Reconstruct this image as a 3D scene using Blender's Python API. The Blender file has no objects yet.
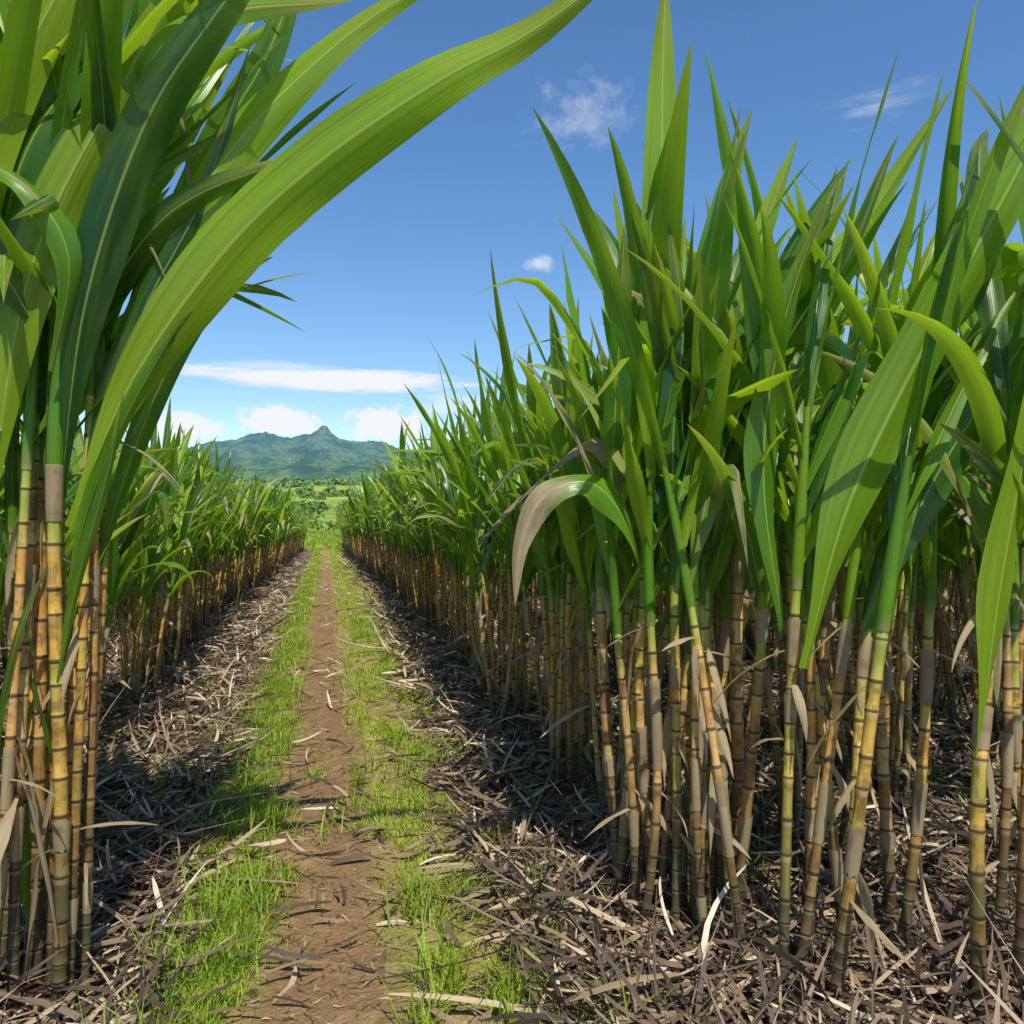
import bpy, math, random
import numpy as np
from mathutils import Vector
random.seed(7); rng=np.random.default_rng(11)
scene=bpy.context.scene
YAW=math.radians(13.2)
CAMH=1.5
# ------------------------------------------------------------------ noise / terrain
_tab=rng.random((256,256))
def vnoise(x,y):
    x=np.asarray(x,float);y=np.asarray(y,float)
    xi=np.floor(x).astype(int);yi=np.floor(y).astype(int)
    fx=x-xi;fy=y-yi
    fx=fx*fx*(3-2*fx);fy=fy*fy*(3-2*fy)
    g=lambda a,b:_tab[a&255,b&255]
    return (g(xi,yi)*(1-fx)+g(xi+1,yi)*fx)*(1-fy)+(g(xi,yi+1)*(1-fx)+g(xi+1,yi+1)*fx)*fy
def sst(a,b,x):
    t=np.clip((np.asarray(x,float)-a)/(b-a),0,1);return t*t*(3-2*t)
def height(x,y):
    x=np.asarray(x,float);y=np.asarray(y,float)
    h=-0.75*sst(8,50,y)
    yy=np.clip(y-65,0,640)
    h=h+(yy/640)**1.3*30-40*sst(760,1300,y)
    far=sst(90,260,y)*(1-sst(900,1300,y))
    h=h+far*(vnoise(x/80+5,y/110+3)-.5)*20*sst(120,600,y)+far*(vnoise(x/35,y/50)-.5)*4
    near=1-sst(40,90,y)
    off=sst(.45,.95,np.abs(x-.05))
    h=h+near*off*((vnoise(x*3.1,y*3.1)-.5)*.07+(vnoise(x*9,y*9+40)-.5)*.035)
    h=h+near*(1-off)*((vnoise(x*4+9,y*2.5)-.5)*.04+(vnoise(x*14,y*14)-.5)*.018)
    h=h+near*.05*np.exp(-((x-1.3)/.35)**2)+near*.05*np.exp(-((x+1.45)/.35)**2)
    return h
# ------------------------------------------------------------------ mesh builder
class MB:
    def __init__(s): s.v=[];s.uv=[];s.c=[];s.f=[];s.m=[];s.n=0
    def grid(s,V,UV,C,mat,closed=False):
        n,m=V.shape[:2]
        s.v.append(V.reshape(-1,3));s.uv.append(UV.reshape(-1,3));s.c.append(C.reshape(-1,4))
        idx=np.arange(n*m).reshape(n,m)+s.n
        if closed: idx=np.concatenate([idx,idx[:,:1]],1)
        f=np.stack([idx[:-1,:-1],idx[:-1,1:],idx[1:,1:],idx[1:,:-1]],-1).reshape(-1,4)
        s.f.append(f);s.m.append(np.full(len(f),mat));s.n+=n*m
    def raw(s,V,UV,C,F,mat):
        s.v.append(V);s.uv.append(UV);s.c.append(C);s.f.append(F+s.n);s.m.append(np.full(len(F),mat) if np.isscalar(mat) else mat);s.n+=len(V)
    def pack(s):
        s.v=[np.concatenate(s.v)];s.uv=[np.concatenate(s.uv)];s.c=[np.concatenate(s.c)];s.f=[np.concatenate(s.f)];s.m=[np.concatenate(s.m)];return s
    def mesh(s,name,mats,smooth=True):
        V=np.concatenate(s.v);F=np.concatenate(s.f)
        me=bpy.data.meshes.new(name)
        me.vertices.add(len(V));me.vertices.foreach_set('co',V.astype(np.float32).ravel())
        me.loops.add(F.size);me.loops.foreach_set('vertex_index',F.astype(np.int32).ravel())
        me.polygons.add(len(F));me.polygons.foreach_set('loop_start',np.arange(0,F.size,4,dtype=np.int32))
        me.polygons.foreach_set('loop_total',np.full(len(F),4,dtype=np.int32))
        me.polygons.foreach_set('material_index',np.concatenate(s.m).astype(np.int32))
        me.polygons.foreach_set('use_smooth',np.full(len(F),smooth))
        for m in mats: me.materials.append(m)
        me.update(calc_edges=True)
        a=me.attributes.new('luv','FLOAT_VECTOR','POINT');a.data.foreach_set('vector',np.concatenate(s.uv).astype(np.float32).ravel())
        a=me.attributes.new('Col','FLOAT_COLOR','POINT');a.data.foreach_set('color',np.concatenate(s.c).astype(np.float32).ravel())
        return me
def add_obj(name,data,loc=(0,0,0),rot=0,sc=1,parent=None):
    o=bpy.data.objects.new(name,data);scene.collection.objects.link(o)
    o.location=loc;o.rotation_euler=(0,0,rot);o.scale=(sc,)*3 if not isinstance(sc,tuple) else sc
    if parent: o.parent=parent
    return o
# ------------------------------------------------------------------ node helper
class NT:
    def __init__(s,tree): s.t=tree;s.n=tree.nodes;s.l=tree.links;s.n.clear()
    def new(s,typ,**k):
        n=s.n.new(typ)
        for a,b in k.items(): setattr(n,a,b)
        return n
    def set(s,sock,v):
        if isinstance(v,bpy.types.NodeSocket): s.l.new(v,sock)
        elif isinstance(v,(tuple,list)):
            if len(v)==3 and sock.type=='RGBA': v=(*v,1)
            sock.default_value=v
        else: sock.default_value=v
    def M(s,op,a,b=0.,c=None,clamp=False):
        n=s.new('ShaderNodeMath',operation=op,use_clamp=clamp);s.set(n.inputs[0],a);s.set(n.inputs[1],b)
        if c is not None:s.set(n.inputs[2],c)
        return n.outputs[0]
    def SS(s,x,a,b,lo=0.,hi=1.):
        n=s.new('ShaderNodeMapRange',interpolation_type='SMOOTHSTEP');s.set(n.inputs['Value'],x)
        s.set(n.inputs['From Min'],a);s.set(n.inputs['From Max'],b);s.set(n.inputs['To Min'],lo);s.set(n.inputs['To Max'],hi)
        return n.outputs[0]
    def mix(s,f,a,b,bt='MIX'):
        n=s.new('ShaderNodeMix',data_type='RGBA',blend_type=bt);s.set(n.inputs[0],f);s.set(n.inputs[6],a);s.set(n.inputs[7],b);return n.outputs[2]
    def noise(s,vec,scale,det=4,rough=.55,col=False):
        n=s.new('ShaderNodeTexNoise');s.set(n.inputs['Vector'],vec);s.set(n.inputs['Scale'],scale);s.set(n.inputs['Detail'],det);s.set(n.inputs['Roughness'],rough)
        return n.outputs[1 if col else 0]
    def sep(s,v):
        n=s.new('ShaderNodeSeparateXYZ');s.set(n.inputs[0],v);return n.outputs
    def comb(s,x,y,z):
        n=s.new('ShaderNodeCombineXYZ');s.set(n.inputs[0],x);s.set(n.inputs[1],y);s.set(n.inputs[2],z);return n.outputs[0]
    def attr(s,name):
        return s.new('ShaderNodeAttribute',attribute_name=name)
    def ramp(s,f,stops):
        n=s.new('ShaderNodeValToRGB');s.set(n.inputs[0],f);e=n.color_ramp.elements
        while len(e)<len(stops): e.new(.5)
        for el,(p,c) in zip(e,stops): el.position=p;el.color=(*c,1)
        return n.outputs[0]
def mat(name):
    m=bpy.data.materials.new(name);m.use_nodes=True;return m,NT(m.node_tree)
def bump(k,h,strength=.3,dist=.01):
    b=k.new('ShaderNodeBump');k.set(b.inputs['Height'],h);b.inputs['Strength'].default_value=strength;b.inputs['Distance'].default_value=dist;return b.outputs[0]
LSTOPS=[(0,(.010,.062,.026)),(.3,(.030,.145,.022)),(.6,(.13,.33,.020)),(1,(.36,.52,.022))]
# ------------------------------------------------------------------ materials
def leaf_material(name,trans=.48,lo=False):
    m,k=mat(name)
    uv=k.sep(k.attr('luv').outputs['Vector']); u,v,sd=uv[0],uv[1],uv[2]
    cc=k.new('ShaderNodeSeparateColor');k.set(cc.inputs[0],k.attr('Col').outputs['Color']);r,dry,bt=cc.outputs[0],cc.outputs[1],cc.outputs[2]
    blot=k.noise(k.comb(k.M('MULTIPLY',u,3.),k.M('MULTIPLY',v,5.),k.M('MULTIPLY',sd,53.)),1.,1 if lo else 3)
    base=k.ramp(r,LSTOPS)
    base=k.mix(k.SS(blot,.38,.75,0,.45),base,(.24,.36,.02))
    ud=k.M('ABSOLUTE',k.M('SUBTRACT',u,.5))
    rib=k.SS(ud,.018,.04,1,0)
    tipm=k.M('MULTIPLY',k.SS(v,.62,1.02),k.SS(k.M('ADD',blot,k.M('MULTIPLY',bt,.25)),.54,.72))
    if not lo:
        streak=k.noise(k.comb(k.M('MULTIPLY',u,26.),k.M('MULTIPLY',v,1.2),k.M('MULTIPLY',sd,37.)),1.,2)
        base=k.mix(k.SS(streak,.38,.78,0,.40),base,(.022,.09,.012))
        base=k.mix(k.M('MULTIPLY',tipm,.8),base,(.38,.30,.05))
        bw=k.M('ADD',k.M('ABSOLUTE',k.M('SUBTRACT',ud,k.M('MULTIPLY',blot,.22))),k.M('MULTIPLY',streak,.06))
        br=k.M('MULTIPLY',k.SS(bw,.085,.045),k.M('MULTIPLY',k.SS(v,.30,.5),k.SS(k.M('ADD',k.M('FRACT',k.M('MULTIPLY',sd,7.31)),k.M('MULTIPLY',blot,.4)),.98,1.08)))
        base=k.mix(k.M('MULTIPLY',br,.8),base,(.19,.095,.028))
        base=k.mix(k.M('MULTIPLY',rib,.5),base,(.42,.54,.12))
        dryc=k.mix(streak,(.32,.21,.085),(.74,.62,.38))
        dryc=k.mix(k.SS(blot,.5,.75,0,.6),dryc,(.20,.11,.04))
    else:
        base=k.mix(k.M('MULTIPLY',tipm,.7),base,(.38,.30,.05))
        dryc=k.mix(blot,(.24,.145,.055),(.72,.58,.34))
    drym=k.SS(k.M('ADD',dry,k.M('MULTIPLY',k.M('SUBTRACT',blot,.5),.7)),.35,.62)
    col=k.mix(drym,base,dryc)
    tcol=k.mix(drym,k.mix(.55,base,(.58,.86,.02)),dryc)
    p=k.new('ShaderNodeBsdfPrincipled');k.set(p.inputs['Base Color'],col)
    k.set(p.inputs['Roughness'],k.M('ADD',k.M('MULTIPLY',drym,.35),.30))
    p.inputs['Specular IOR Level'].default_value=.55
    if not lo:
        hgt=k.M('ADD',k.M('MULTIPLY',streak,.6),k.M('MULTIPLY',rib,-1.5))
        k.set(p.inputs['Normal'],bump(k,hgt,.35,.003))
    t=k.new('ShaderNodeBsdfTranslucent');k.set(t.inputs[0],tcol)
    mx=k.new('ShaderNodeMixShader');k.set(mx.inputs[0],k.M('MULTIPLY',k.M('SUBTRACT',1.,k.M('MULTIPLY',rib,.4)),trans))
    k.l.new(p.outputs[0],mx.inputs[1]);k.l.new(t.outputs[0],mx.inputs[2])
    o=k.new('ShaderNodeOutputMaterial');k.l.new(mx.outputs[0],o.inputs[0]);return m
LEAF=leaf_material('cane_leaf');LEAFLO=leaf_material('cane_leaf_field',lo=True)
def stem_material():
    m,k=mat('cane_stem')
    uv=k.sep(k.attr('luv').outputs['Vector']); u,v,sd=uv[0],uv[1],uv[2]
    cc=k.new('ShaderNodeSeparateColor');k.set(cc.inputs[0],k.attr('Col').outputs['Color']);r,zf,seg=cc.outputs[0],cc.outputs[1],cc.outputs[2]
    n1=k.noise(k.comb(k.M('MULTIPLY',u,3.),k.M('MULTIPLY',v,2.3),k.M('MULTIPLY',sd,31.)),1.,3)
    st=k.noise(k.comb(k.M('MULTIPLY',u,30.),k.M('MULTIPLY',v,1.),k.M('MULTIPLY',sd,31.)),1.,2)
    wh=k.new('ShaderNodeTexWhiteNoise',noise_dimensions='2D');k.set(wh.inputs[0],k.comb(k.M('FLOOR',v),sd,0.))
    rr=k.M('ADD',k.M('MULTIPLY',r,.7),k.M('MULTIPLY',wh.outputs[0],.4))
    c=k.ramp(rr,[(0,(.17,.25,.03)),(.2,(.46,.38,.05)),(.45,(.70,.38,.065)),(.65,(.46,.19,.045)),(.85,(.70,.45,.15)),(1,(.16,.07,.025))])
    c=k.mix(k.SS(n1,.44,.66,0,.8),c,(.16,.062,.022))
    c=k.mix(k.SS(st,.48,.78,0,.5),c,(.78,.54,.18))
    c=k.mix(k.SS(k.M('ADD',zf,k.M('MULTIPLY',n1,.25)),.90,1.12),c,(.30,.36,.05))
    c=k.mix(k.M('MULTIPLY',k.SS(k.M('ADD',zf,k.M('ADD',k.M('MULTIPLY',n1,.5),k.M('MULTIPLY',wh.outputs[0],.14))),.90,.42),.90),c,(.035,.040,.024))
    ring=k.M('MAXIMUM',k.SS(seg,.05,.09,1,0),k.SS(seg,.975,.99))
    wax=k.M('MULTIPLY',k.SS(seg,.80,.90),k.SS(seg,.97,.95))
    c=k.mix(k.M('MULTIPLY',wax,.3),c,(.60,.52,.30))
    c=k.mix(k.M('MULTIPLY',ring,.85),c,(.045,.028,.015))
    p=k.new('ShaderNodeBsdfPrincipled');k.set(p.inputs['Base Color'],c);p.inputs['Roughness'].default_value=.42
    k.set(p.inputs['Normal'],bump(k,st,.4,.004))
    o=k.new('ShaderNodeOutputMaterial');k.l.new(p.outputs[0],o.inputs[0]);return m
STEM=stem_material()
def simple_blade(name,stops,trans,rough=.6,dk=(.5,.46,.4)):
    m,k=mat(name)
    cc=k.new('ShaderNodeSeparateColor');k.set(cc.inputs[0],k.attr('Col').outputs['Color'])
    uv=k.sep(k.attr('luv').outputs['Vector'])
    c=k.ramp(cc.outputs[0],stops)
    n=k.noise(k.comb(k.M('MULTIPLY',uv[0],8.),k.M('MULTIPLY',uv[1],2.),k.M('MULTIPLY',uv[2],77.)),1.,2)
    c=k.mix(k.SS(n,.3,.7,0,.5),c,k.mix(1.,c,dk,'MULTIPLY'))
    p=k.new('ShaderNodeBsdfPrincipled');k.set(p.inputs['Base Color'],c);p.inputs['Roughness'].default_value=rough
    t=k.new('ShaderNodeBsdfTranslucent');k.set(t.inputs[0],c)
    mx=k.new('ShaderNodeMixShader');mx.inputs[0].default_value=trans
    k.l.new(p.outputs[0],mx.inputs[1]);k.l.new(t.outputs[0],mx.inputs[2])
    o=k.new('ShaderNodeOutputMaterial');k.l.new(mx.outputs[0],o.inputs[0]);return m
GRASS=simple_blade('grass_blade',[(0,(.10,.20,.015)),(.4,(.28,.44,.025)),(.75,(.50,.58,.06)),(1,(.70,.60,.20))],.4,dk=(.75,.75,.6))
STRAW=simple_blade('dry_cane_straw',[(0,(.030,.022,.016)),(.35,(.11,.074,.044)),(.63,(.30,.205,.12)),(.87,(.54,.41,.25)),(1,(.76,.65,.48))],.12,.65)
def ground_material():
    m,k=mat('field_soil')
    pos=k.new('ShaderNodeNewGeometry').outputs['Position'];x,y,z=k.sep(pos)
    nb=k.noise(pos,1.0,3);nf=k.noise(pos,9.,4,.65);nff=k.noise(pos,60.,4,.7)
    xw=k.M('ADD',x,k.M('ADD',k.M('MULTIPLY',k.M('SUBTRACT',nb,.5),.45),k.M('MULTIPLY',k.M('SUBTRACT',nf,.5),.34)))
    dirt=k.SS(k.M('SUBTRACT',k.M('ABSOLUTE',k.M('ADD',xw,.02)),k.SS(y,3.,8.,.05,0.)),.09,.27,1,0)
    path=k.SS(k.M('ABSOLUTE',k.M('SUBTRACT',xw,.12)),.60,.85,1,0)
    dc=k.mix(nff,(.15,.080,.034),(.44,.27,.125));dc=k.mix(k.SS(nf,.45,.7,0,.6),dc,(.46,.31,.15))
    gc=k.mix(nff,(.18,.18,.03),(.46,.42,.11));gc=k.mix(k.SS(nf,.45,.62,0,.85),gc,(.45,.31,.14))
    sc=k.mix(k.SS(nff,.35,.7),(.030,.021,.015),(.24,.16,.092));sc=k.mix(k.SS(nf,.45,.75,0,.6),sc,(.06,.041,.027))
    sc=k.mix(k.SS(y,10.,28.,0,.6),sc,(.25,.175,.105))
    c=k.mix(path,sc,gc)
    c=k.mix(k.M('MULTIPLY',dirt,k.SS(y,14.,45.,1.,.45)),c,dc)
    vor=k.new('ShaderNodeTexVoronoi');k.set(vor.inputs['Vector'],k.comb(k.M('MULTIPLY',x,.030),k.M('MULTIPLY',y,.012),0.));vor.inputs['Scale'].default_value=1.
    vc=k.sep(vor.outputs['Color'])
    fc=k.ramp(vc[0],[(0,(.14,.24,.03)),(.35,(.26,.35,.04)),(.7,(.42,.48,.09)),(1,(.19,.29,.04))])
    fc=k.mix(k.SS(k.noise(pos,.06,4),.42,.6,0,.7),fc,(.09,.17,.03))
    fc=k.mix(k.SS(nb,.42,.62,0,.5),fc,(.34,.34,.09))
    fc=k.mix(k.SS(y,250.,900.,0,.35),fc,(.20,.31,.24))  # distance haze mixed into the far field colour
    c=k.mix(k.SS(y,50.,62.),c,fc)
    p=k.new('ShaderNodeBsdfPrincipled');k.set(p.inputs['Base Color'],c);p.inputs['Roughness'].default_value=.9;p.inputs['Specular IOR Level'].default_value=.2
    k.set(p.inputs['Normal'],bump(k,k.M('ADD',nff,k.M('MULTIPLY',nf,1.5)),.9,.03))
    o=k.new('ShaderNodeOutputMaterial');k.l.new(p.outputs[0],o.inputs[0]);return m
GROUND=ground_material()
# ------------------------------------------------------------------ ground
def axis(*segs):
    a=[]
    for s,e,st in segs: a.append(np.arange(s,e,st))
    return np.unique(np.round(np.concatenate(a),4))
gx=axis((-4000,-400,300),(-400,-60,20),(-60,-8,4),(-8,-2.5,.25),(-2.5,4,.05),(4,10,.25),(10,60,4),(60,400,20),(400,4001,300))
gy=axis((-400,-20,60),(-20,0,2),(0,10,.06),(10,25,.3),(25,80,2),(80,300,8),(300,1000,15),(1000,4600,200))
X,Y=np.meshgrid(gx,gy,indexing='xy');Z=height(X,Y)
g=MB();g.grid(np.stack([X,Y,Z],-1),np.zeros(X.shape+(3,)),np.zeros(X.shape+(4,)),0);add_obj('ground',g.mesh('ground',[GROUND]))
sel=(gx>-.31)&(gx<.31);sy=(gy>=0)&(gy<80)
Xp,Yp=X[np.ix_(sy,sel)],Y[np.ix_(sy,sel)]
g=MB();g.grid(np.stack([Xp,Yp,height(Xp,Yp)+.005],-1),np.zeros(Xp.shape+(3,)),np.zeros(Xp.shape+(4,)),0);add_obj('dirt_path',g.mesh('dirt_path',[GROUND]))
# ------------------------------------------------------------------ blades
def blades(name,P,L,W,az,lean,curl,colr,matl,levels=4,flat=False):
    N=len(P);t=np.linspace(0,1,levels)
    d=np.stack([np.cos(az),np.sin(az)],-1)
    e=lean[:,None]+curl[:,None]*t[None]
    step=L[:,None]/(levels-1)
    hor=np.concatenate([np.zeros((N,1)),np.cumsum(np.cos(e[:,:-1])*step,1)],1)
    ver=np.concatenate([np.zeros((N,1)),np.cumsum(np.sin(e[:,:-1])*step,1)],1)
    side=np.stack([-d[:,1],d[:,0]],-1)
    bend=rng.normal(0,.3,N)[:,None]*(t[None]**2)*L[:,None] if flat else np.zeros((N,levels))
    cx=P[:,0,None]+d[:,0,None]*hor+side[:,0,None]*bend;cy=P[:,1,None]+d[:,1,None]*hor+side[:,1,None]*bend
    cz=P[:,2,None]+ver
    if flat: cz=np.maximum(cz,height(cx,cy)+.004)
    wprof=np.interp(t,[0,.15,.8,1],[.6,1,.8,.15]) if flat else (1-t**2)*.95+.05
    w=W[:,None]*wprof[None]*.5
    rl=rng.normal(0,.5,N)[:,None]+(rng.normal(0,.9,N)[:,None]*t[None] if flat else 0)
    sx=side[:,0,None]*np.cos(rl)*w;sy_=side[:,1,None]*np.cos(rl)*w;sz=np.sin(rl)*w
    A=np.stack([cx-sx,cy-sy_,cz-sz],-1);B=np.stack([cx+sx,cy+sy_,cz+sz],-1)
    V=np.stack([A,B],2)
    sd=rng.random(N)
    UV=np.zeros(V.shape);UV[...,0]=np.array([0,1.]);UV[...,1]=t[None,:,None];UV[...,2]=sd[:,None,None]
    C=np.zeros((N,levels,2,4));C[...,0]=colr[:,None,None]
    idx=np.arange(N*levels*2).reshape(N,levels,2)
    F=np.stack([idx[:,:-1,0],idx[:,:-1,1],idx[:,1:,1],idx[:,1:,0]],-1).reshape(-1,4)
    g=MB();g.raw(V.reshape(-1,3),UV.reshape(-1,3),C.reshape(-1,4),F,0)
    return add_obj(name,g.mesh(name,[matl]))
def grass():
    Ps=[];Ls=[];Cs=[];Ws=[]
    N=200000
    y=1.3*np.exp(rng.random(N)*math.log(50/1.3))
    left=rng.random(N)<.32
    x=np.where(left,rng.normal(-.38,.11,N),rng.normal(.45,.23,N))
    dens=vnoise(x*5+3,y*2.0+7)*.6+vnoise(x*15,y*9)*.4
    keep=(dens>np.where(left,.45,.475)-.05*sst(6,14,y)+.18*(np.abs(x+.01)<.23))&(x>-.75)&(x<1.05)
    x,y,left,dens=x[keep],y[keep],left[keep],dens[keep]
    n=len(x);L=rng.uniform(.02,.07,n)*(1+1.6*np.clip(dens-.5,0,.5)*2)*np.where(left,1.2,.72)*np.where(np.abs(x-.02)<.2,.5,1)
    W=rng.uniform(.0025,.005,n)*(1+y*.09)
    c=np.clip(rng.normal(.57,.2,n)+np.where(left,-.02,.16)+(.5-dens)*.4,0,1)
    Ps.append(np.stack([x,y,height(x,y)],-1));Ls.append(L);Cs.append(c);Ws.append(W)
    def tuft(xx,yy,n,r,l0,l1,w0,w1,cm):
        x=xx+rng.normal(0,r,n);y=yy+rng.normal(0,r,n)
        Ps.append(np.stack([x,y,height(x,y)],-1));Ls.append(rng.uniform(l0,l1,n));Ws.append(rng.uniform(w0,w1,n));Cs.append(np.clip(rng.normal(cm,.15,n),0,1))
    for _ in range(210):
        yy=1.6*math.exp(random.random()*math.log(9));l=random.random()<.6
        xx=random.gauss(-.38,.09) if l else random.gauss(.48,.2)
        s=random.uniform(.6,1.25);tuft(xx,yy,random.randint(14,34),random.uniform(.02,.07),.08*s,.22*s,.004,.010,.42)
    for _ in range(60):
        yy=random.uniform(1.9,7);xx=random.choice([random.uniform(.8,2.6+yy*.4),random.uniform(-1.5,-.6)])
        tuft(xx,yy,random.randint(4,10),.02,.08,.28,.006,.014,.25)
    n=26000;y=rng.uniform(48,80,n);x=rng.uniform(-6,6,n)
    Ps.append(np.stack([x,y,height(x,y)],-1));Ls.append(rng.uniform(.1,.4,n)*(.5+vnoise(x*1.2,y*.5)));Ws.append(rng.uniform(.03,.07,n));Cs.append(np.clip(rng.normal(.5,.2,n)+(vnoise(x,y*.4)-.5)*.6,0,1))
    P=np.concatenate(Ps);L=np.concatenate(Ls);W=np.concatenate(Ws);C=np.concatenate(Cs);n=len(P)
    blades('grass',P,L,W,rng.uniform(0,6.283,n),rng.uniform(.7,1.5,n),rng.normal(-.6,.5,n),C,GRASS)
grass()
def straw():
    N=75000
    y=1.0*np.exp(rng.random(N)*math.log(40))
    right=rng.random(N)<.62
    x=np.where(right,.66+rng.random(N)**1.3*(1.2+y*.9),-.52-rng.random(N)*(.8+y*.22))
    edge=rng.random(N)<.012
    x=np.where(edge,rng.uniform(-.5,.8,N),x)
    P=np.stack([x,y,height(x,y)+rng.random(N)**1.5*.07+.006],-1)
    L=rng.uniform(.06,.32,N)*np.where(rng.random(N)<.14,2.0,1);L=np.where(edge,np.minimum(L,.2),L);W=rng.uniform(.004,.020,N)*(1+y*.03)
    c=np.clip(rng.beta(1.4,1.7,N)+.02*np.minimum(y,10),0,1)
    blades('straw_mulch',P,L,W,rng.uniform(0,6.283,N),rng.normal(.08,.26,N),rng.normal(-.2,.6,N),c,STRAW,levels=6,flat=True)
    N=50000
    y=1.0*np.exp(rng.random(N)*math.log(16));x=np.where(rng.random(N)<.6,.5+rng.random(N)*(1+y*.8),-.45-rng.random(N)*(.8+y*.2))
    k=rng.random(N)<.14;x=np.where(k,rng.uniform(-.5,.6,N),x)
    P=np.stack([x,y,height(x,y)+rng.random(N)*.015+.003],-1)
    blades('leaf_litter',P,rng.uniform(.01,.07,N),rng.uniform(.002,.009,N),rng.uniform(0,6.283,N),rng.normal(0,.3,N),rng.normal(0,.4,N),rng.beta(1.6,1.6,N),STRAW,levels=3,flat=True)
straw()
# ------------------------------------------------------------------ sugarcane
def wprofile(t,b=.42): return (b+(1-b)*sst(0,.36,t))*np.clip(1-t**3.,0,1)**.95+.006
def strip(mb,C,T,S,W,r,dry,bt,fold=.16,wave=.1,m=5,matl=0,b=.42):
    n=len(C);t=np.linspace(0,1,n)
    Nn=np.cross(S,T);Nn/=np.linalg.norm(Nn,axis=1)[:,None]+1e-9
    w=W*wprofile(t,b);u=np.linspace(-1,1,m)
    ph=random.uniform(0,6.28);fr=random.uniform(9,20)
    V=C[:,None,:]+S[:,None,:]*(u[None,:,None]*w[:,None,None]*.5)
    off=fold*np.abs(u)[None]*w[:,None]+wave*w[:,None]*(u[None]**2)*np.sin(t[:,None]*fr+ph+u[None]*1.3)
    V=V+Nn[:,None,:]*off[...,None]
    UV=np.zeros(V.shape);UV[...,0]=(u*.5+.5)[None];UV[...,1]=t[:,None];UV[...,2]=random.random()*10
    Cc=np.zeros(V.shape[:2]+(4,));Cc[...,0]=r;Cc[...,1]=dry if np.ndim(dry)==0 else dry[:,None];Cc[...,2]=bt
    mb.grid(V,UV,Cc,matl)
def leaf(mb,p,az,e0,L,W,droop,r,dry=0,seg=12,m=5,kink=None,twist=None,power=1.8):
    t=np.linspace(0,1,seg);e=e0-droop*t**power
    if kink: e=np.where(t>kink[0],e-kink[1]*sst(kink[0],kink[0]+.12,t),e)
    e=np.maximum(e,-1.5)
    azv=az+random.gauss(0,.35)*t
    T=np.stack([np.cos(e)*np.cos(azv),np.cos(e)*np.sin(azv),np.sin(e)],-1)
    C=np.concatenate([np.zeros((1,3)),np.cumsum((T[:-1]+T[1:])*.5*L/(seg-1),0)])+np.array(p)
    side=np.stack([-np.sin(azv),np.cos(azv),0*azv],-1);up=np.cross(T,side)
    tw=(random.gauss(0,.7) if twist is None else twist)*t**1.2
    S=side*np.cos(tw)[:,None]+up*np.sin(tw)[:,None]
    strip(mb,C,T,S,W,r,dry,random.random(),random.uniform(.08,.3),random.uniform(.03,.18),m)
def catmull(P,n):
    P=np.array(P,float);P=np.vstack([2*P[0]-P[1],P,2*P[-1]-P[-2]]);out=[]
    ts=np.linspace(0,len(P)-3-1e-6,n)
    for s in ts:
        i=int(s);f=s-i;a,b,c,d=P[i:i+4]
        out.append(.5*((2*b)+(c-a)*f+(2*a-5*b+4*c-d)*f*f+(3*b-a-3*c+d)*f**3))
    return np.array(out)
def hero(mb,pts,W,r,roll=.3,rolle=None,dry=0,bt=.5,fold=.16,seg=28,wave=.10,b=.16):
    C=catmull(pts,seg);T=np.gradient(C,axis=0);T/=np.linalg.norm(T,axis=1)[:,None]
    S=np.cross(T,np.array([0,1.,0]));S/=np.linalg.norm(S,axis=1)[:,None];B=np.cross(T,S)
    ro=np.linspace(roll,roll if rolle is None else rolle,seg)[:,None]
    strip(mb,C,T,S*np.cos(ro)+B*np.sin(ro),W,r,dry,bt,fold,wave,7,b=b)
def tube(mb,C,R,UVv,colf,seed,sides,matl):
    n=len(C);T=np.gradient(C,axis=0);T/=np.linalg.norm(T,axis=1)[:,None]+1e-9
    a=np.cross(T,np.array([1.,0,0]));a/=np.linalg.norm(a,axis=1)[:,None];b=np.cross(T,a)
    th=np.arange(sides)/sides*2*math.pi
    V=C[:,None]+R[:,None,None]*(a[:,None]*np.cos(th)[None,:,None]+b[:,None]*np.sin(th)[None,:,None])
    UV=np.zeros(V.shape);UV[...,0]=np.abs(th/math.pi-1)[None];UV[...,1]=UVv[:,None];UV[...,2]=seed
    Cc=np.zeros((n,sides,4));Cc[...,:3]=colf[:,None]
    mb.grid(V,UV,Cc,matl,closed=True)
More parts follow.
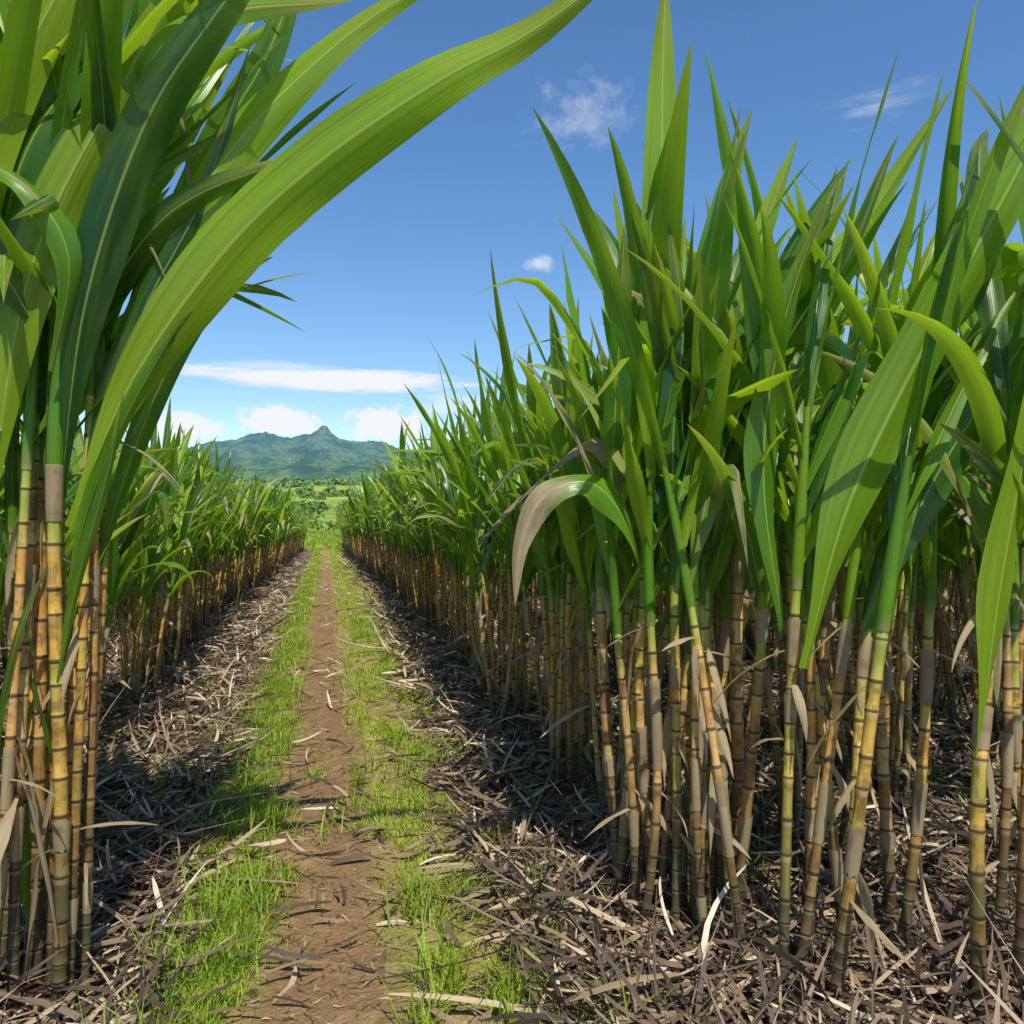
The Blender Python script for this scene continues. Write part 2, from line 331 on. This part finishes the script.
def cane(mb,x,y,H=1.75,lean=.08,laz=None,rad=.015,width=.07,nl=10,LL=1.2,lod=0,col=None,bare=.68,updir=None,dryleaf=2,e=(1.0,1.5),droopmul=1.,rmean=.54):
    laz=random.uniform(0,6.28) if laz is None else laz
    d=np.array([math.cos(laz),math.sin(laz),0]);q=random.uniform(-.05,.08)
    wob=np.array([random.gauss(0,.02),random.gauss(0,.02),0])
    def pt(z): s=z/H; return np.array([x,y,0])+np.array([0,0,z])+d*(lean*H*(s+q*s*s*6))+wob*math.sin(s*5+x*30)
    rs=random.random() if col is None else col
    sd=random.random()*10
    zs=[];R=[];vv=[];cc=[];z=-.06;k=0;zb=H*bare
    while z<zb+.1:
        il=random.uniform(.065,.14) if z>.25 else random.uniform(.04,.08)
        rr=rad*(1-.12*max(z,0)/H)
        prof=[(0,1.13),(.05,1.1),(.12,.98),(.5,.95),(.9,1.0),(.999,1.12)] if lod==0 else [(0,1.12),(.12,.97),(.9,1.),(.999,1.1)]
        for b,s in prof:
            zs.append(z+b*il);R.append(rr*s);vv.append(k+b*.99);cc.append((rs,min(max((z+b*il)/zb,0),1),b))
        z+=il;k+=1
    C=np.array([pt(a) for a in zs]);tube(mb,C,np.array(R),np.array(vv),np.array(cc),sd,9 if lod==0 else 5,1)
    n=9;za=np.linspace(zb-.02,H,n);C=np.array([pt(a) for a in za])
    R=rad*np.interp(np.linspace(0,1,n),[0,.1,.4,1],[1.1,1.25,1.1,.6])
    cf=np.zeros((n,3));cf[:,0]=random.uniform(.4,.95);cf[:,1]=np.interp(np.linspace(0,1,n),[0,.2,.5,1],[random.uniform(.1,.6),random.uniform(0,.3),.0,0]);cf[:,2]=0
    tube(mb,C,R,np.linspace(0,.6,n),cf,sd,7 if lod==0 else 5,0)
    sg=14 if lod==0 else 8;m=5 if lod==0 else 3
    az0=random.uniform(0,6.28)
    for i in range(nl):
        f=i/max(nl-1,1);zz=zb+.05+(H-zb-.05)*f**.8
        az=az0+math.pi*i+random.gauss(0,.5)
        if updir is not None and random.random()<.7: az=updir+random.gauss(0,.6)
        el=random.uniform(*e)*.93+.12*f
        L=LL*random.uniform(.72,1.1)*(.8+.25*f)
        dr=abs(random.gauss(.45,.7))*(1.25-.75*f)*droopmul
        kk=None
        if random.random()<.18: kk=(random.uniform(.35,.75),random.uniform(.8,2.4))
        dry=0 if random.random()<.92 else random.uniform(.2,.5)
        if f<.2: dry=max(dry,random.uniform(0,.5))
        if kk and random.random()<.3: dry=random.uniform(.3,.65)
        leaf(mb,pt(zz),az,min(el,1.54),L,width*random.uniform(.6,1.3)*(.85+.2*f),dr,min(1,max(0,random.gauss(rmean,.37))),dry,sg,m,kk)
    for i in range(dryleaf):
        zz=random.uniform(.2,1.0)*zb+.05
        leaf(mb,pt(zz),random.uniform(0,6.28),random.uniform(-1.45,.3),random.uniform(.10,.40),random.uniform(.012,.04),random.uniform(.2,1.2),.5,random.uniform(.6,1),9,3,power=.8)
    for i in range(2 if lod==0 and random.random()<.5 else 1):
        zz=random.uniform(.1,.95)*zb
        n=6;za=np.linspace(zz,zz+random.uniform(.06,.2),n);C=np.array([pt(a) for a in za])
        cf=np.zeros((n,3));cf[:,0]=.5;cf[:,1]=random.uniform(.7,1)
        tube(mb,C,rad*np.linspace(1.12,1.3,n),np.linspace(0,.4,n),cf,random.random()*9,7,0)
def clump(n,spread,lod,**kw):
    mb=MB()
    for i in range(n):
        a=random.uniform(0,6.28);r=spread*math.sqrt(random.random())
        kk=dict(kw);H=kk.pop('H',1.75)*random.uniform(.82,1.1)
        if random.random()<.22: kk['bare']=.85;kk['nl']=5;H*=.8
        cane(mb,r*math.cos(a),r*math.sin(a),H=H,lean=abs(random.gauss(.08,.09)),laz=a+random.gauss(0,.8),rad=random.uniform(.012,.021),lod=lod,**kk)
    return mb.pack()
near=[clump(random.randint(5,10),random.uniform(.11,.19),0,width=.085,nl=9,LL=1.1,dryleaf=3) for _ in range(7)]
far=[clump(8,.2,1,width=.09,nl=8,LL=1.1,dryleaf=1) for _ in range(6)]
near_me=[c.mesh('sugarcane_plant',[LEAF,STEM]) for c in near]
FM=MB()
cnt=0
def place(x,y,sc):
    global cnt
    z=float(height(x,y));dd=math.hypot(x,y);hi=dd<8
    s=sc*random.uniform(.88,1.1);a=random.uniform(0,6.28);cnt+=1
    rx,ry=random.gauss(0,.04),random.gauss(0,.04)
    if dd<4.6:
        o=add_obj('sugarcane_plant',random.choice(near_me),(x,y,z-.02),a,s);o.rotation_euler[0]=rx;o.rotation_euler[1]=ry;return
    c=random.choice(near if hi else far)
    V=c.v[0]*s;ca,sa=math.cos(a),math.sin(a)
    V=np.stack([V[:,0]*ca-V[:,1]*sa+x+V[:,2]*rx,V[:,0]*sa+V[:,1]*ca+y+V[:,2]*ry,V[:,2]+z-.02],-1)
    uv=c.uv[0].copy();uv[:,2]+=random.random()*3
    cl=c.c[0].copy();mt=c.m[0].copy()
    if not hi: mt=np.where(mt==0,2,mt)
    FM.raw(V,uv,cl,c.f[0],mt)
def row(x0,y0,y1,sp,sc,sc0=None):
    y=y0
    while y<y1:
        s=sc if sc0 is None else sc0+(sc-sc0)*min(1,max(0,(y-3.5)/3))
        place(x0+random.gauss(0,.08),y,s);y+=sp*random.uniform(.65,1.35)
row(1.36,3.5,54,.44,.88,.97)
for i in range(1,7):
    x0=1.36+1.4*i
    row(x0,max(3.4,x0*.80),[0,26,20,18,16,14,14][i],.56 if i<3 else .66,.94 if i<2 else 1.0)
row(-1.52,5.0,48,.44,.80)
for i in range(1,5):
    row(-1.5-1.3*i,4.4,[0,26,18,14,12][i],.52,.82)
row(-2.0,3.4,4.8,.5,.85)
add_obj('sugarcane_field',FM.mesh('sugarcane_field',[LEAF,STEM,LEAFLO]))
# ---- foreground plants (local frame: x right, y away, z up, metres)
def wpos(r,d): return (r*math.cos(YAW)+d*math.sin(YAW),d*math.cos(YAW)-r*math.sin(YAW))
def finish(name,mb,x,y):
    return add_obj(name,mb.mesh(name,[LEAF,STEM]),(x,y,float(height(x,y))-.01),-YAW)
# left clump
mb=MB()
st=[(-.30,.05,.02,.3),(-.22,-.05,.04,.1),(-.14,.07,.05,.25),(-.07,0,.03,.95),(-.01,.05,.035,.7),(.035,-.04,.03,.15),(.065,.02,.04,.30),(-.11,-.08,.06,.6),(-.18,.12,.03,.95),(.01,.1,.05,.4),(-.34,.0,.1,.5),(.085,.08,.03,.9),(-.25,.02,-.05,.2),(-.05,.06,.0,.55),(-.16,-.03,.0,.0),(-.09,.1,.05,.1),(-.28,.12,.0,.65),(.05,.14,.04,.5)]
for i,(x,y,l,c) in enumerate(st):
    cane(mb,x,y,H=random.uniform(2.15,2.5),lean=l*.8,laz=random.gauss(0,.5),rad=random.uniform(.012,.022),width=.085,nl=6,LL=1.3,col=c,bare=random.uniform(.62,.84),updir=.15 if i%2 else None,e=(.95,1.45),droopmul=.5,rmean=.5,dryleaf=3)
for i in range(26):
    a=random.uniform(-.3,.1)
    leaf(mb,(a,random.uniform(-.12,.15),random.uniform(.05,1.1)),random.choice([0,3.1])+random.gauss(0,.5),random.uniform(1.25,1.54),random.uniform(.5,.95),random.uniform(.02,.05),random.uniform(.05,.5),random.uniform(.05,.7),random.choice([0,0,.7]),15,5)
H=lambda pts,W,r,**k: hero(mb,pts,W,r,**k)
H([(.08,.0,1.45),(.26,-.02,1.86),(.55,-.05,2.25),(.85,-.1,2.50),(1.2,-.13,2.72),(1.45,-.15,2.84),(1.74,-.2,3.02)],.20,.97,roll=.35,rolle=.1,bt=.9)
H([(.08,.05,1.5),(.22,.05,1.98),(.50,.0,2.5),(.88,.0,2.90),(1.25,0,3.14)],.16,.9,roll=-.4,rolle=.2)
H([(.05,.0,1.55),(.18,-.1,2.1),(.38,-.15,2.6),(.65,-.2,2.95),(.85,-.2,3.3)],.15,.06,roll=.5,rolle=.2)
H([(.1,.1,1.6),(.25,.1,2.15),(.45,.1,2.6),(.65,.1,2.95),(.8,.1,3.4)],.15,.25,roll=-.3,rolle=.3)
H([(.0,.0,1.6),(.06,-.05,2.2),(.12,-.1,2.7),(.2,-.1,3.1),(.24,-.1,3.5)],.16,.03,roll=.2,rolle=.5)
H([(-.05,.0,1.6),(-.02,-.05,2.2),(.04,-.1,2.8),(.1,-.1,3.3)],.13,.4,roll=-.4,rolle=.1)
H([(.08,.12,1.25),(.20,.12,1.65),(.36,.1,2.0),(.58,.1,2.3),(.85,.1,2.6)],.08,.1,roll=.8,rolle=.4)
H([(.08,.02,1.3),(.17,.02,1.75),(.30,.0,2.1),(.48,.0,2.45),(.62,.0,2.9)],.09,.05,roll=.5,rolle=.2)
H([(-.2,-.1,1.5),(-.15,-.15,2.1),(.0,-.2,2.6),(.3,-.25,3.1),(.5,-.25,3.5)],.15,1.,roll=.2,rolle=-.3)
H([(-.1,-.1,1.5),(.06,-.15,2.2),(.34,-.15,2.75),(.62,-.15,3.2)],.15,.95,roll=.2,rolle=.5)
H([(.07,.0,1.25),(.13,.0,1.5),(.24,-.02,1.75),(.38,-.02,2.0),(.46,-.02,2.1)],.05,.5,roll=.9,rolle=.7)
H([(.07,-.05,1.0),(.13,-.05,1.3),(.22,-.06,1.6),(.27,-.06,1.85)],.04,.35,roll=1.,rolle=.8)
H([(.05,-.1,2.0),(.0,-.2,2.15),(-.1,-.3,2.17),(-.3,-.45,2.05)],.12,.1,roll=.9,rolle=.6,dry=.12)
H([(.08,-.1,1.9),(.16,-.15,2.2),(.08,-.2,2.38),(-.1,-.2,2.5),(-.3,-.2,2.75)],.09,.6,roll=.7,rolle=1.,dry=.35)
for i in range(18):
    x0=random.uniform(-.35,.08);z0=random.uniform(1.5,2.1);a=random.uniform(-.25,.7);L=random.uniform(1.1,1.6)
    P=[(x0,random.uniform(-.1,.2),z0)];
    for s in (.33,.66,1.): P.append((x0+math.sin(a*(.6+.6*s))*L*s,P[0][1]+random.uniform(-.3,.4)*s,z0+math.cos(a*(.6+.6*s))*L*s))
    H(P,random.uniform(.07,.13),random.random(),roll=random.gauss(0,.6),rolle=random.gauss(0,.6))
x,y=wpos(-1.40,2.38);finish('sugarcane_plant',mb,x,y)
# right main clump
mb=MB()
for i in range(20):
    xx=-.14+.022*i+random.uniform(-.02,.02)
    cane(mb,xx,random.uniform(-.12,.28),H=random.uniform(1.5,1.9),lean=random.uniform(.0,.10),laz=random.gauss(0,1.5),rad=random.uniform(.012,.024),width=.085,nl=5,LL=1.05,bare=random.uniform(.6,.78),e=(1.1,1.5),droopmul=.7,col=random.choice([random.random(),.95,.1]),dryleaf=2)
H([(.02,0,1.25),(.0,-.03,1.9),(-.01,-.05,2.5),(-.01,-.05,2.95),(.0,-.05,3.33)],.155,.88,roll=.25,rolle=-.1,b=.35)
H([(.07,.05,1.5),(.13,.05,2.05),(.20,.05,2.45),(.33,.05,2.92)],.14,.5,roll=-.3,rolle=.2)
H([(.12,.05,1.4),(.26,.1,2.0),(.38,.12,2.45),(.52,.12,2.85)],.12,.9,roll=.5,rolle=.2)
H([(.14,.1,1.6),(.40,.12,2.1),(.75,.15,2.5),(1.08,.1,3.02)],.13,.95,roll=-.3,rolle=.3)
H([(.14,.0,1.5),(.36,-.05,1.95),(.6,-.08,2.3),(.78,-.1,2.75)],.13,.03,roll=.4,rolle=.7)
H([(.08,.0,1.3),(.0,-.05,1.85),(-.17,-.05,2.2),(-.38,-.05,2.5)],.08,.6,roll=.3,rolle=.6)
H([(.04,-.05,1.2),(.02,-.08,1.7),(.05,-.1,2.1),(.0,-.1,2.45)],.12,.2,roll=-.2,rolle=.4)
H([(-.05,0,1.2),(-.15,-.04,1.46),(-.27,-.08,1.57),(-.42,-.1,1.52),(-.50,-.1,1.36),(-.52,-.1,1.15)],.12,.6,roll=.9,rolle=.1,dry=np.linspace(.1,.85,28),wave=.2)
H([(-.02,.05,1.2),(-.1,.05,1.7),(-.1,.05,2.2),(-.17,.05,2.65)],.09,.8,roll=.2,rolle=.6)
H([(.1,-.05,1.3),(.22,-.1,1.75),(.36,-.15,2.0),(.52,-.2,2.0),(.62,-.22,1.8)],.11,.2,roll=.5,rolle=.8,dry=np.linspace(0,.5,28))
x,y=wpos(.53,2.80);finish('sugarcane_plant',mb,x,y)
# right near stems
mb=MB()
for xx,yy,l,la,c in [(-.14,.0,.05,.5,.05),(-.05,.1,.15,.1,.7),(.05,.25,.04,1.5,.5),(.0,-.05,.10,-.1,.3),(-.3,.25,.05,2.5,.95),(.1,.45,.08,.2,.9),(.03,.12,.18,.3,.1),(-.2,.15,.12,2.8,.6),(.18,.3,.10,3.,.2)]:
    cane(mb,xx,yy,H=random.uniform(1.5,1.8),lean=l,laz=la,rad=random.uniform(.013,.021),width=.085,nl=6,LL=1.15,bare=.70,col=c,e=(1.0,1.45),droopmul=.9,updir=.2,dryleaf=3)
H([(-.07,0,1.0),(.06,-.02,1.5),(.32,-.05,2.06),(.6,-.08,2.62),(.8,-.1,3.15)],.185,.8,roll=.25,rolle=-.15,bt=.2)
H([(.15,.1,1.1),(.38,.08,1.6),(.66,.05,2.05),(.9,.05,2.5)],.13,.2,roll=-.5,rolle=.2)
H([(.1,.1,1.3),(.3,.12,1.85),(.6,.15,2.2),(.95,.15,2.35)],.11,.95,roll=.6,rolle=.9)
H([(-.1,.1,1.1),(-.16,.1,1.6),(-.1,.1,2.05),(.05,.1,2.5)],.12,.5,roll=.3,rolle=.6)
x,y=wpos(.95,2.40);finish('sugarcane_plant',mb,x,y)
mb=MB()
for xx,yy,l,la,c in [(0,0,.04,.5,.1),(.16,.1,.06,.1,.6),(.28,-.05,.05,0,.4),(-.02,.5,.07,3,.8),(.3,.4,.05,1,.95),(-.1,.3,.12,.2,.3)]:
    cane(mb,xx,yy,H=random.uniform(1.65,1.95),lean=l,laz=la,rad=random.uniform(.014,.022),width=.085,nl=7,LL=1.3,bare=.66,col=c,e=(1.05,1.5),droopmul=.9,dryleaf=3)
H([(-.03,-.03,.75),(.02,-.05,1.25),(.1,-.07,1.75),(.2,-.08,2.2)],.12,.9,roll=.5,rolle=.2)
H([(.15,0,1.2),(.25,0,1.8),(.35,0,2.3),(.55,0,2.8)],.14,.45,roll=-.3,rolle=.3)
x,y=wpos(1.38,2.34);finish('sugarcane_plant',mb,x,y)
for r,d,n in [(1.3,3.5,4),(2.1,3.1,4),(1.0,3.9,3),(1.9,4.2,6),(2.6,3.7,6)]:
    x,y=wpos(r,d);add_obj('sugarcane_plant',clump(n,.16,0,width=.085,nl=8,LL=1.3,H=1.9).mesh('cane_edge',[LEAF,STEM]),(x,y,float(height(x,y))-.02),0,1)
# ------------------------------------------------------------------ distant trees
mtree,k=mat('tree_foliage')
cc=k.new('ShaderNodeSeparateColor');k.set(cc.inputs[0],k.attr('Col').outputs['Color'])
c=k.ramp(cc.outputs[0],[(0,(.08,.16,.02)),(.5,(.16,.28,.03)),(1,(.30,.40,.05))])
c=k.mix(cc.outputs[1],c,(.17,.29,.21))  # haze tint put into the foliage colour, stronger on farther trees
p=k.new('ShaderNodeBsdfPrincipled');k.set(p.inputs['Base Color'],c);p.inputs['Roughness'].default_value=.8
o=k.new('ShaderNodeOutputMaterial');k.l.new(p.outputs[0],o.inputs[0])
def treeline():
    V=[];C=[]
    for i in range(1500):
        y=math.exp(random.uniform(math.log(70),math.log(1000)))
        x=random.uniform(-.34,.3)*y
        if vnoise(x/(12+y*.03)+.3,y/50)<.62 and random.random()<.92: continue
        h=random.uniform(1.2,3.0)*(1+sst(150,700,y)*1.3);w=h*random.uniform(.6,1.3);z=float(height(x,y))
        if y<130: h*=.55;w*=.8
        n=80;q=rng.normal(0,1,(n,3));q/=np.linalg.norm(q,axis=1)[:,None];q*=rng.uniform(.5,1,(n,1))
        lob=rng.normal(0,.3,(4,3));q=q*.8+lob[rng.integers(0,4,n)]
        ctr=np.array([x,y,z+h*.42])+q*np.array([w,w,h*.5]);s=w*(.14 if y<150 else .2)
        a=rng.normal(0,1,(n,3));a/=np.linalg.norm(a,axis=1)[:,None];b=np.cross(a,rng.normal(0,1,(n,3)));b/=np.linalg.norm(b,axis=1)[:,None]
        V.append(np.stack([ctr-a*s,ctr-b*s,ctr+a*s,ctr+b*s],1).reshape(-1,3))
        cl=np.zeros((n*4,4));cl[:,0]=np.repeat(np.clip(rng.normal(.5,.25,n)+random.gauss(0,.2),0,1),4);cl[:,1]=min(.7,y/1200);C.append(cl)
    V=np.concatenate(V);C=np.concatenate(C);g=MB();g.raw(V,np.zeros(V.shape),C,np.arange(len(V)).reshape(-1,4),0)
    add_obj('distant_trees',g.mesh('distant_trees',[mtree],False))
treeline()
# ------------------------------------------------------------------ hills
mh,k=mat('hill_forest')
pos=k.new('ShaderNodeNewGeometry').outputs['Position'];x,y,z=k.sep(pos)
n=k.noise(pos,.014,5,.65);n2=k.noise(pos,.06,4,.7)
c=k.mix(k.SS(n,.38,.62),(.04,.10,.055),(.16,.26,.08));c=k.mix(k.SS(n2,.4,.7,0,.7),c,(.03,.075,.05))
c=k.mix(k.SS(z,60.,230.,.14,.42),c,(.13,.24,.37))  # aerial haze painted into the base colour, bluer towards the ridge
p=k.new('ShaderNodeBsdfPrincipled');k.set(p.inputs['Base Color'],c);p.inputs['Roughness'].default_value=1;p.inputs['Specular IOR Level'].default_value=0
k.set(p.inputs['Normal'],bump(k,n2,.8,22.))
o=k.new('ShaderNodeOutputMaterial');k.l.new(p.outputs[0],o.inputs[0])
hx=np.concatenate([np.arange(-3200,-450,40),np.arange(-450,450,5),np.arange(450,3600,40)]).astype(float);hy=np.concatenate([np.arange(1300,2100,20),np.arange(2100,2700,8),np.arange(2700,4000,60)]).astype(float)
X,Y=np.meshgrid(hx,hy)
def fbm(x,y,o=5):
    r=0;a=.5
    for i in range(o): r=r+a*(1-np.abs(2*vnoise(x*2**i+i*17,y*2**i+i*31)-1));a*=.5
    return r
ridge=np.interp(X,[-3200,-1500,-700,-400,-280,-230,-170,-130,-80,-40,-18,0,16,40,70,110,140,180,210,300,700,1500,3600],[150,180,200,195,208,224,234,232,246,252,258,262,256,242,236,232,228,218,206,192,190,200,150])
env=np.exp(-(np.abs(Y-2500-60*(vnoise(X/90,X*0)-.5))/430)**1.5)
Zh=ridge*env*(1+.20*(fbm(X/300,Y/300)-.70))+ (fbm(X/80,Y/80)-.65)*40*env
knob=np.exp(-(np.abs((X+2)/15))**4-((Y-2490)/60)**2)*20+np.exp(-((X+34)/10)**2-((Y-2490)/50)**2)*7
front=np.exp(-((Y-1900)/260)**2)*(70+60*vnoise(X/200+2,Y/300))
Zh=np.maximum(Zh+knob,front+(fbm(X/110,Y/110)-.6)*26)
g=MB();g.grid(np.stack([X,Y,Zh],-1),np.zeros(X.shape+(3,)),np.zeros(X.shape+(4,)),0);add_obj('distant_hills',g.mesh('distant_hills',[mh]))
# ------------------------------------------------------------------ sun + sky
SUN_EL=math.radians(58);sd=Vector((.05,-1.,0)).normalized()
tos=Vector((sd.x*math.cos(SUN_EL),sd.y*math.cos(SUN_EL),math.sin(SUN_EL)))
sl=bpy.data.lights.new('sun','SUN');sl.energy=5.;sl.angle=math.radians(.5);sl.color=(1,.95,.85)
so=bpy.data.objects.new('sun',sl);scene.collection.objects.link(so);so.rotation_euler=tos.to_track_quat('Z','Y').to_euler();so.location=(0,-5,20)
w=bpy.data.worlds.new('World');scene.world=w;w.use_nodes=True;k=NT(w.node_tree)
sky=k.new('ShaderNodeTexSky',sky_type='NISHITA');sky.sun_disc=False;sky.sun_elevation=SUN_EL
sky.sun_rotation=math.atan2(tos.x,tos.y);sky.altitude=200;sky.air_density=1.0;sky.dust_density=.3;sky.ozone_density=2.5
co=k.new('ShaderNodeTexCoord').outputs['Generated'];dx,dy,dz=k.sep(co)
az=k.M('MULTIPLY',k.M('ARCTAN2',dx,dy),57.2958);el=k.M('MULTIPLY',k.M('ARCSINE',dz),57.2958)
nA=k.noise(k.comb(k.M('MULTIPLY',az,.28),k.M('MULTIPLY',el,1.5),1.3),1.,4,.6)
nB=k.noise(k.comb(k.M('MULTIPLY',az,.75),k.M('MULTIPLY',el,.95),2.),1.,5,.6)
def cloud(ca,ce,ra,re,nn,amp,lo,hi,dens=1.):
    a=k.M('DIVIDE',k.M('SUBTRACT',az,ca),ra);e=k.M('DIVIDE',k.M('SUBTRACT',el,ce),re)
    r=k.M('SQRT',k.M('ADD',k.M('MULTIPLY',a,a),k.M('MULTIPLY',e,e)))
    v=k.M('ADD',k.M('SUBTRACT',1.,r),k.M('MULTIPLY',k.M('SUBTRACT',nn,.5),amp))
    return k.M('MULTIPLY',k.SS(v,lo,hi),dens)
cl=[cloud(0.3,9.2,11.5,.9,nA,1.1,0,.45,.97),
    cloud(-3,9.9,6.,.5,nA,1.2,0,.8,.5),
    cloud(4.2,6.2,3.2,1.4,nB,2.0,0,.4,.97),
    cloud(-3.0,6.3,3.2,1.2,nB,2.0,0,.4,.97),
    cloud(-9.5,5.6,3.,1.2,nB,1.8,0,.4,.92),
    cloud(9,7.6,3.5,.9,nA,1.8,0,.6,.5),
    cloud(18.5,26.5,5.,3.,nB,2.2,.1,1.5,.38),
    cloud(15.3,17.3,1.5,.7,nB,1.8,0,.9,.6),
    cloud(38,25,4.5,1.3,nA,2.2,.2,1.5,.45)]
m=cl[0]
for q in cl[1:]: m=k.M('MAXIMUM',m,q)
hs=k.new('ShaderNodeHueSaturation');hs.inputs['Saturation'].default_value=1.2;hs.inputs['Value'].default_value=1.1;k.set(hs.inputs['Color'],sky.outputs[0])
col=k.mix(m,hs.outputs[0],(6.1,6.2,6.4))
bg=k.new('ShaderNodeBackground');k.set(bg.inputs[0],col);bg.inputs[1].default_value=.15
o=k.new('ShaderNodeOutputWorld');k.l.new(bg.outputs[0],o.inputs[0])
w.cycles.sampling_method='MANUAL';w.cycles.sample_map_resolution=512
# ------------------------------------------------------------------ camera
cam=bpy.data.cameras.new('camera');cam.lens=28;cam.sensor_width=36;cam.clip_end=12000;cam.clip_start=.05
co=bpy.data.objects.new('camera',cam);scene.collection.objects.link(co);co.location=(0,0,CAMH)
co.rotation_euler=(math.radians(90),0,-YAW);scene.camera=co
scene.view_settings.view_transform='Standard';scene.view_settings.look='None';scene.view_settings.exposure=0
print('instances',cnt,'field verts',FM.n)
